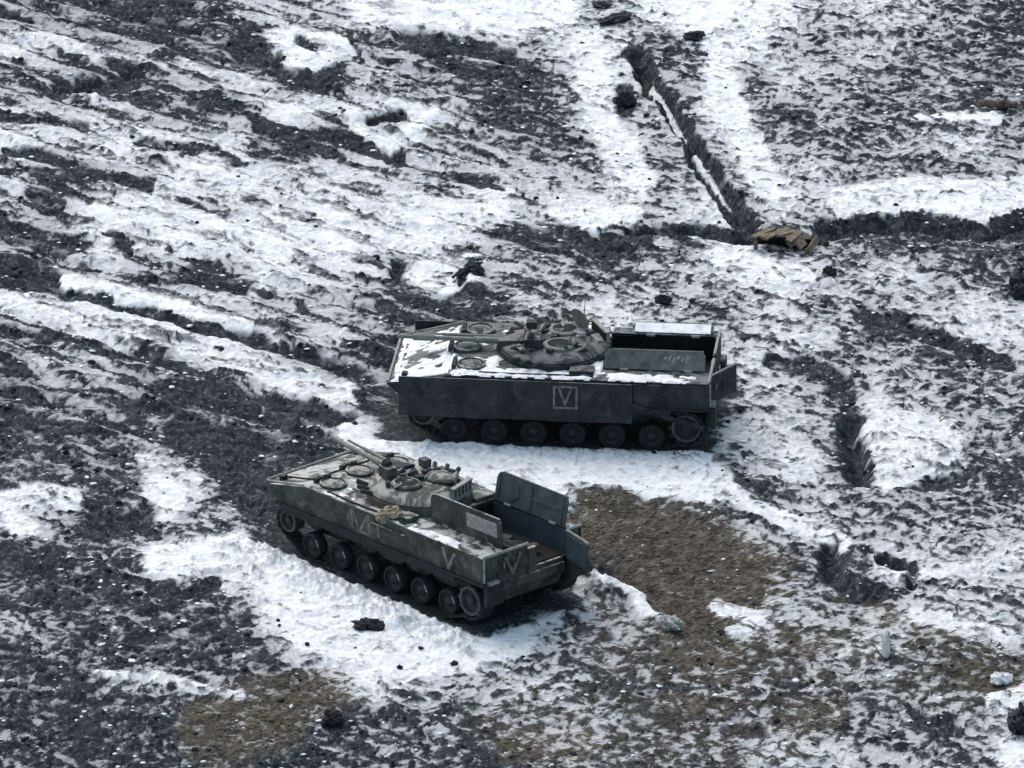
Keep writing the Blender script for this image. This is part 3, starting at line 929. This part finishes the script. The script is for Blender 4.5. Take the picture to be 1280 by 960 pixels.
    if cfg['key'] == 'a':
        letter_strokes(dl, [((-.20, .50), (-.42, .14)), ((-.42, .14), (-.64, .50))], (lambda a, b: (-.079, a, b), (-1, 0, 0)), M['yellow_paint'], .075)
    # ---- side marks
    sp = (lambda a, b: (a, HW, b), (0, 1, 0))
    if cfg['key'] == 'a':
        letter_strokes(root, [((x0-1.15, z0), (x1-1.15, z1)) for (x0, z0), (x1, z1) in (((1.62, 1.53), (1.42, 1.12)), ((1.42, 1.12), (1.18, 1.50)), ((1.12, 1.12), (1.14, 1.52)), ((1.14, 1.13), (1.44, 1.12)),
                              ((.86, 1.42), (.84, 1.18)), ((1.66, 1.50), (1.60, 1.16)))], sp, M['white_paint'], .06)
        letter_strokes(root, [((-2.20, 1.50), (-2.36, 1.12)), ((-2.36, 1.12), (-2.54, 1.46))], sp, M['white_paint'], .075)
    # ---- skirts
    if cfg['skirt']:
        ys = HW+.09
        xs = [2.98, 1.95, .95, -.05, -1.05, -1.82]
        for k in range(5):
            x1, x0 = xs[k]-.0015, xs[k+1]+.0015
            zb = .70-.01*(k % 2)
            sk = MB().bx(x0, x1, ys-.03, ys+.003*(k % 2), zb, 1.555).build('skirt_panel', paint, root)
            MB().tube((x0+.12, ys, 1.50), (x0+.12, ys+.02, 1.50), .025, n=8).tube((x1-.12, ys, 1.50), (x1-.12, ys+.02, 1.50), .025, n=8).build('bolt', M['disc'], sk)
            sk2 = MB().bx(x0, x1, -ys-.003*(k % 2), -ys+.03, zb, 1.555).build('skirt_panel', paint, root, bevel=.01)
        MB().bx(-3.40, -1.835, HW+.004, HW+.035, .98, 1.545).build('rear_side_plate', paint, root, bevel=.01)
        MB().box((-2.55, ys-.01, .86), (1.55, .03, .10), (0, R(-17), 0)).build('skirt_brace', paint, root)
        sq = (lambda a, b: (a, ys+.007, b), (0, 1, 0))
        cx = -.45
        letter_strokes(root, [((cx+.23, 1.46), (cx+.23, 1.0)), ((cx+.23, 1.0), (cx-.23, 1.0)), ((cx-.23, 1.0), (cx-.23, 1.46)), ((cx-.23, 1.46), (cx+.23, 1.46)),
                              ((cx+.13, 1.44), (cx+.01, 1.08)), ((cx+.01, 1.08), (cx-.13, 1.44))], sq, M['white_paint'], .045)
    # ---- turret
    tp = M['turret_paint'] if cfg['key'] == 'a' else M['burnt_shaded']
    tx = -.08
    t_parent = MB().lathe([(1.06, 0), (1.10, .05), (1.11, .20), (1.05, .25), (.88, .33), (.62, .37)], 48).build('turret', tp, root, smooth=True, loc=(tx, 0, 1.60), rot=(0, 0, cfg['turret_yaw']))
    T = t_parent
    if cfg['key'] == 'b':
        T.scale = (1, 1, .82)
    skirt_ring = MB().lathe([(1.112, .0), (1.135, .0), (1.135, .155), (1.112, .165)], 48, ring=True).build('turret_ring', M['rust'] if cfg['key'] == 'a' else paint, T, smooth=True)
    # mantlet and guns
    MB().hexa([(.62, -.34, .06), (1.20, -.26, .10), (1.20, .26, .10), (.62, .34, .06), (.62, -.34, .44), (1.16, -.22, .36), (1.16, .22, .36), (.62, .34, .44)]).build('mantlet', M['char_shade'] if cfg['key'] == 'a' else tp, T, bevel=.03)  # near vehicle's mantlet coloured dark for the shaded opening beside the gun
    el = cfg['gun_el']
    def along(p, L):
        return (p[0]+L*math.cos(el), p[1], p[2]+L*math.sin(el))
    p0 = (1.12, 0, .26)
    g = MB().tube(p0, along(p0, .55), .085, .075, 16).tube(along(p0, .55), along(p0, 2.14), .058, .050, 16)
    if cfg['key'] == 'b':
        g.tube(along(p0, 1.35), along(p0, 1.80), .088, .088, 16)
    gun = g.build('main_gun', M['gun'], T, smooth=True)
    MB().tube(along(p0, 2.141), along(p0, 2.15), .045, .045, 12).build('muzzle', M['black'], gun)
    p1 = (1.12, -.17, .28)
    MB().tube(p1, along(p1, 1.2), .045, .038, 12).tube(along(p1, 1.2), along(p1, 1.75), .028, .028, 12).build('autocannon', M['gun'], T, smooth=True)
    # commander's and gunner's hatches
    for hy, hx, nm in ((-.42, -.18, 'commander_hatch'), (.42, -.12, 'gunner_hatch')):
        hz = .34
        ring = MB().lathe([(.33, -.05), (.33, .07), (.29, .10), (.25, .10), (.25, .02)], 28, (hx, hy, hz)).build(nm, tp if cfg['key'] == 'a' else M['gun'], T, smooth=True)
        if cfg['hatch_open'] or hy > 0:
            MB().lathe([(.245, .09), (.02, .092)], 24, (hx, hy, hz+.004)).build('hatch_shade', M['black'], ring)  # black disc painted as the shade inside the open hatch
            if cfg['hatch_open'] and hy < 0:
                MB().lathe([(.27, 0), (.27, .03), (.18, .05), (.02, .055)], 24, (hx-.30, hy-.10, hz+.30), rotm(R(78), 0, R(-50))).build('hatch_lid', M['gun'], ring, smooth=True)
        else:
            MB().lathe([(.245, .04), (.245, .09), (.12, .12), (.02, .125)], 24, (hx, hy, hz)).build('hatch_lid', tp, ring, smooth=True)
        for k in range(4):
            a = R(-70+45*k)
            MB().box((hx+.40*math.cos(a), hy+.40*math.sin(a), hz+.06), (.09, .13, .11), (0, 0, a)).build('periscope', M['disc'], ring)
    # sights, smoke launchers, rack, antenna
    MB().box((.42, .52, .50), (.34, .26, .24)).build('gunner_sight', tp, T, bevel=.02)
    MB().box((.50, -.50, .48), (.22, .20, .18)).build('commander_sight', tp, T, bevel=.02)
    MB().lathe([(.11, 0), (.12, .10), (.09, .13)], 18, (.40, .52, .63), rotm(0, R(70), 0)).build('searchlight', M['disc'], T, smooth=True)
    for s in (-1, 1):
        for k in range(3):
            a = R(52+13*k)*s
            c = np.array((1.10*math.cos(a), 1.10*math.sin(a), .20))
            d = np.array((math.cos(a*.75), math.sin(a*.75), .22))
            MB().tube(c, c+d*.24, .05, .05, 10).build('smoke_launcher', M['disc'], T, smooth=True)
    rc, ra = (-.93, -.43), R(25)
    rk = MB().box((*rc, .50), (.10, .80, .035), (0, 0, ra)).box((*rc, .26), (.10, .80, .035), (0, 0, ra)).build('stowage_rack', M['edge'], T)
    for k in range(6):
        q = (k-2.5)*.15
        MB().box((rc[0]-q*math.sin(ra), rc[1]+q*math.cos(ra), .38), (.06, .05, .21), (0, 0, ra)).build('rack_slat', M['edge'], rk)
    MB().box((-.885, -.41, .38), (.04, .72, .2), (0, 0, ra)).build('rack_back', M['black'], rk)
    # torn plates and stowage left on the turret roof
    rg = random.Random(cfg['key'])
    for k in range(9 if cfg['key'] == 'a' else 22):
        a_ = rg.uniform(0, 6.28)
        rr = rg.uniform(.35, .92)
        MB().hexa([(-.16, -.10, -.02), (.18, -.12, -.02), (.14, .11, -.02), (-.18, .08, -.02), (-.13, -.07, .03), (.15, -.12, .06), (.10, .09, .02), (-.15, .06, .05)]).build(
            'torn_plate', [M['gun'], M['char_shade'], M['edge'], tp][k % 4], T, loc=(rr*math.cos(a_), rr*math.sin(a_), .40-.06*(rr > .7)), rot=(rg.uniform(-.5, .5), rg.uniform(-.5, .5), rg.uniform(0, 6)))
    if cfg['key'] == 'b':
        MB().tube((-.55, -.62, .38), (-.60, -.66, 1.25), .012, .006, 6).build('antenna', M['track'], T)
    MB().tube((-.55, -.62, .34), (-.55, -.62, .46), .04, .03, 10).build('antenna_base', M['disc'], T)
    return root, T, fl, fr

A_CFG = dict(key='a', wide=.88, loc=VEH_A['loc'], yaw=VEH_A['yaw'], z=-.03, pitch=R(.6), roll=0, paint='paint_a', flap_left=94, flap_right=104, hinge=(.72, 1.10), flap_w=.62, door_left=0, door_right=76,
             skirt=False, turret_yaw=R(-10), gun_el=R(-1), hatch_open=False)
B_CFG = dict(key='b', wide=1.0, loc=VEH_B['loc'], yaw=VEH_B['yaw'], z=-.05, pitch=0, roll=R(-.8), paint='paint_b', flap_left=60, flap_right=163, hinge=(.85, 1.10), flap_w=.42, door_left=32, door_right=0,
             skirt=True, turret_yaw=R(2), gun_el=R(1.5), hatch_open=True)
va, ta, fla, fra = build_vehicle(A_CFG)
vb, tb, flb, frb = build_vehicle(B_CFG)
tag(va, 'olive tracked armoured vehicle, both rear roof flaps raised, V on its rear door', 'armoured vehicle', 'wrecked armoured vehicles in the snowy field')
tag(vb, 'dark tracked armoured vehicle with side skirts, boxed V mark and snow on its front deck', 'armoured vehicle', 'wrecked armoured vehicles in the snowy field')

# snow lying on the decks
snow_patch(vb, deck_z, 1.98, 3.16, -1.25, 1.38, 5, .90, .05, wave=.5)
snow_patch(vb, deck_z, .9, 2.1, .3, 1.46, 6, .62, .05, wave=.3)
snow_patch(vb, deck_z, -1.3, 1.9, 1.0, 1.50, 7, .78, .03, wave=.34)
snow_patch(vb, deck_z, -1.2, .4, -1.45, -.9, 8, .8, .06)
snow_patch(vb, lambda x, y: 1.602, -3.1, -1.1, 1.06, 1.49, 9, .70, .03, wave=.34)
snow_patch(vb, deck_z, -1.15, -.75, .1, 1.1, 12, .8, .06)
snow_patch(vb, deck_z, .8, 1.9, -1.4, .2, 17, .38, .05, wave=.3)
snow_patch(tb, lambda x, y: .37, -.7, .6, -.6, .6, 18, .32, .05, wave=.3)
snow_patch(va, deck_z, -.9, -.1, 1.15, 1.45, 13, .5, .04)
snow_patch(va, lambda x, y: 1.602, -2.7, -1.0, 1.15, 1.45, 14, .62, .045)
snow_patch(va, deck_z, .9, 3.0, -1.2, 1.3, 15, .34, .02, wave=.35)
snow_patch(va, deck_z, .6, 1.5, 1.1, 1.44, 16, .5, .04)

# ------------------------------------------------------------------ loose things
def lumpy(name, loc, size, mat, seed, label, cat, group=None, rz=0.0, sub=3, rough=.7, z=None):
    """an irregular chunk: a subdivided ball pushed about by noise"""
    v, f = [tuple(p) for p in IV], [tuple(t) for t in IF]
    for _ in range(sub):
        cache, nf = {}, []
        v = list(v)
        def midp(a, b):
            k = (min(a, b), max(a, b))
            if k not in cache:
                m = (np.array(v[a])+np.array(v[b]))/2
                v.append(tuple(m/np.linalg.norm(m)))
                cache[k] = len(v)-1
            return cache[k]
        for a, b, c in f:
            p, q, w = midp(a, b), midp(b, c), midp(c, a)
            nf += [(a, p, w), (b, q, p), (c, w, q), (p, q, w)]
        f = nf
    P = np.array(v)
    n = fbm(P[:, 0]*1.3+P[:, 2]*.9+seed*5.1, P[:, 1]*1.3-P[:, 2]*1.1+seed*2.3, 1.1, 4, seed, .6)
    P = P*(1+rough*n)[:, None]
    P = np.round(P*3)/3*.5+P*.5
    P = P*np.array(size)/2
    mb = MB().add(P, f)
    z = float(gz(np.array([loc[0]]), np.array([loc[1]]))[0]) if z is None else z
    o = mb.build(name, mat, None, smooth=False, loc=(loc[0], loc[1], z+size[2]*.28), rot=(0, 0, rz))
    return tag(o, label, cat, group)

lumpy('metal_scrap', gp(462, 790), (.58, .34, .22), M['char_shade'], 2, 'dark crumpled scrap lying on clean snow beside the tracks', 'scrap')
lumpy('metal_scrap', gp(868, 50), (.42, .35, .2), M['char_shade'], 3, 'dark jagged scrap on white snow beyond the slit trench end', 'scrap', rz=.4)
lumpy('metal_scrap', gp(770, 30), (.3, .7, .14), M['char_shade'], 4, 'thin dark sliver of scrap standing in the snow past the trench', 'scrap', rz=-.9)
lumpy('metal_scrap', gp(752, 8), (.34, .4, .12), M['char_shade'], 5, 'dark twisted scrap with a tail at the far snow field', 'scrap', rz=.6)
lumpy('charred_stump', gp(781, 128), (.42, .4, .3), M['char_shade'], 6, 'charred round stump with snow on top beside the trench', 'stump')
lumpy('snow_block', gp(1252, 853), (.42, .32, .24), M['stone'], 7, 'bright white angular block on brown earth', 'snow block')
lumpy('earth_lump', gp(1278, 372), (.55, .6, .5), M['char_shade'], 8, 'black earth lump beside the long snow sliver', 'earth lump')
lumpy('earth_lump', gp(1279, 912), (.45, .8, .55), M['char_shade'], 9, 'black earth lump beside the broad snow crust', 'earth lump')
lumpy('frozen_slab', gp(838, 785), (.4, .5, .3), M['paper'], 10, 'pale frozen earth slab at the end of the snowy rut ridge', 'frozen slab', rz=.5)
lumpy('metal_scrap', gp(585, 340), (.12, .9, .12), M['char_shade'], 12, 'long dark shard leaning in the snow filled crater', 'scrap', rz=-.6)
lumpy('metal_scrap', gp(598, 341), (.26, .3, .2), M['char_shade'], 13, 'small dark ball of scrap beside the snow filled crater', 'scrap')
for k, (u, v, s) in enumerate([(830, 379, .22), (1038, 345, .2), (568, 832, .09), (500, 836, .08), (415, 910, .3), (480, 150, .3)]):
    lumpy('earth_lump', gp(u, v), (s*1.4, s*1.4, s), M['clod'], 20+k,
          ['dark clod on the snow behind the dark vehicle', 'dark clod beside the plank dugout', 'small dark clod on the clean snow below the scrap', 'small grey clod on the clean snow', 'black clod on the brown grass patch', 'black clod in the snow rimmed crater'][k], 'earth lump')

# short reddish log lying by a strip of snow
lx, ly = gp(1247, 138)
lz = float(gz(np.array([lx]), np.array([ly]))[0])
lg = MB()
prev = None
for k in range(7):
    p = np.array((lx-.42+.14*k, ly+.05*math.sin(k), lz+.12+.02*math.sin(k*2)))
    if prev is not None:
        lg.tube(prev, p, .085+.02*math.sin(k*3), .085+.02*math.sin((k+1)*3), 12)
    prev = p
lg = lg.build('log', M['redwood'], None, smooth=True)
tag(lg, 'short reddish brown log behind a bright strip of snow', 'log')
MB().tube((lx+.05, ly-.05, lz+.18), (lx+.16, ly-.22, lz+.30), .04, .03, 8).build('branch_stub', M['redwood'], lg)

# pale chunk of frozen crust standing on edge
lumpy('snow_block', gp(1107, 826), (.16, .16, .62), M['stone'], 14, 'tall narrow pale crust of frozen snow standing on edge', 'snow block', rz=.3, rough=.35)

# dugout roofed with planks at the mouth of the trench
dx_, dy_ = gp(992, 312)
dug = empty('plank_dugout', (dx_, dy_, float(gz(np.array([dx_]), np.array([dy_]))[0])-.05), (0, 0, R(-12)))
tag(dug, 'small dugout roofed with weathered brown planks where the trenches meet', 'dugout')
for k in range(8):
    a = k/7.0
    # planks lean from a low arch: flat on top, steep at the right end
    px = -.72+1.15*a+.05*math.sin(k*5)
    tilt = R(4+58*max(0, a-.45)/.55)
    pz = .30-.24*max(0, a-.5)**1.3*2+.03*math.sin(k*4.7)
    w = .15
    MB().box((0, 0, 0), (w, 1.0+.12*math.sin(k*3.3), .045)).build('plank', M['wood'], dug, bevel=.008, loc=(px, .15+.04*math.sin(k*7), pz), rot=(R(-9+5*math.sin(k*3.9)), tilt, R(-14+9*math.sin(k*2.1))))
MB().bx(-.85, .35, .18, .22, -.25, .22).build('doorway_shade', M['black'], dug)  # black board painted as the shade inside the entrance
MB().tube((-.80, -.28, -.2), (-.78, -.24, .28), .05, .045, 10).build('post', M['wood'], dug)
MB().tube((.36, -.28, -.2), (.34, -.24, .16), .05, .045, 10).build('post', M['wood'], dug)

# tan canvas bundle lying on the deck of the olive vehicle
def on_vehicle(cfg, p):
    m = rotm(cfg['roll'], cfg['pitch'], cfg['yaw'])
    q = m @ np.array(p)
    return (q[0]+cfg['loc'][0], q[1]+cfg['loc'][1], q[2]+cfg['z'])
b0 = on_vehicle(A_CFG, (-.50, 1.12, 1.70))
bd = lumpy('canvas_bundle', b0[:2], (.46, .40, .30), M['canvas'], 31, 'x', 'x', rough=.5, z=b0[2]-.12)
tag(bd, 'tan canvas bundle lying on the deck beside the turret of the olive vehicle', 'bundle')
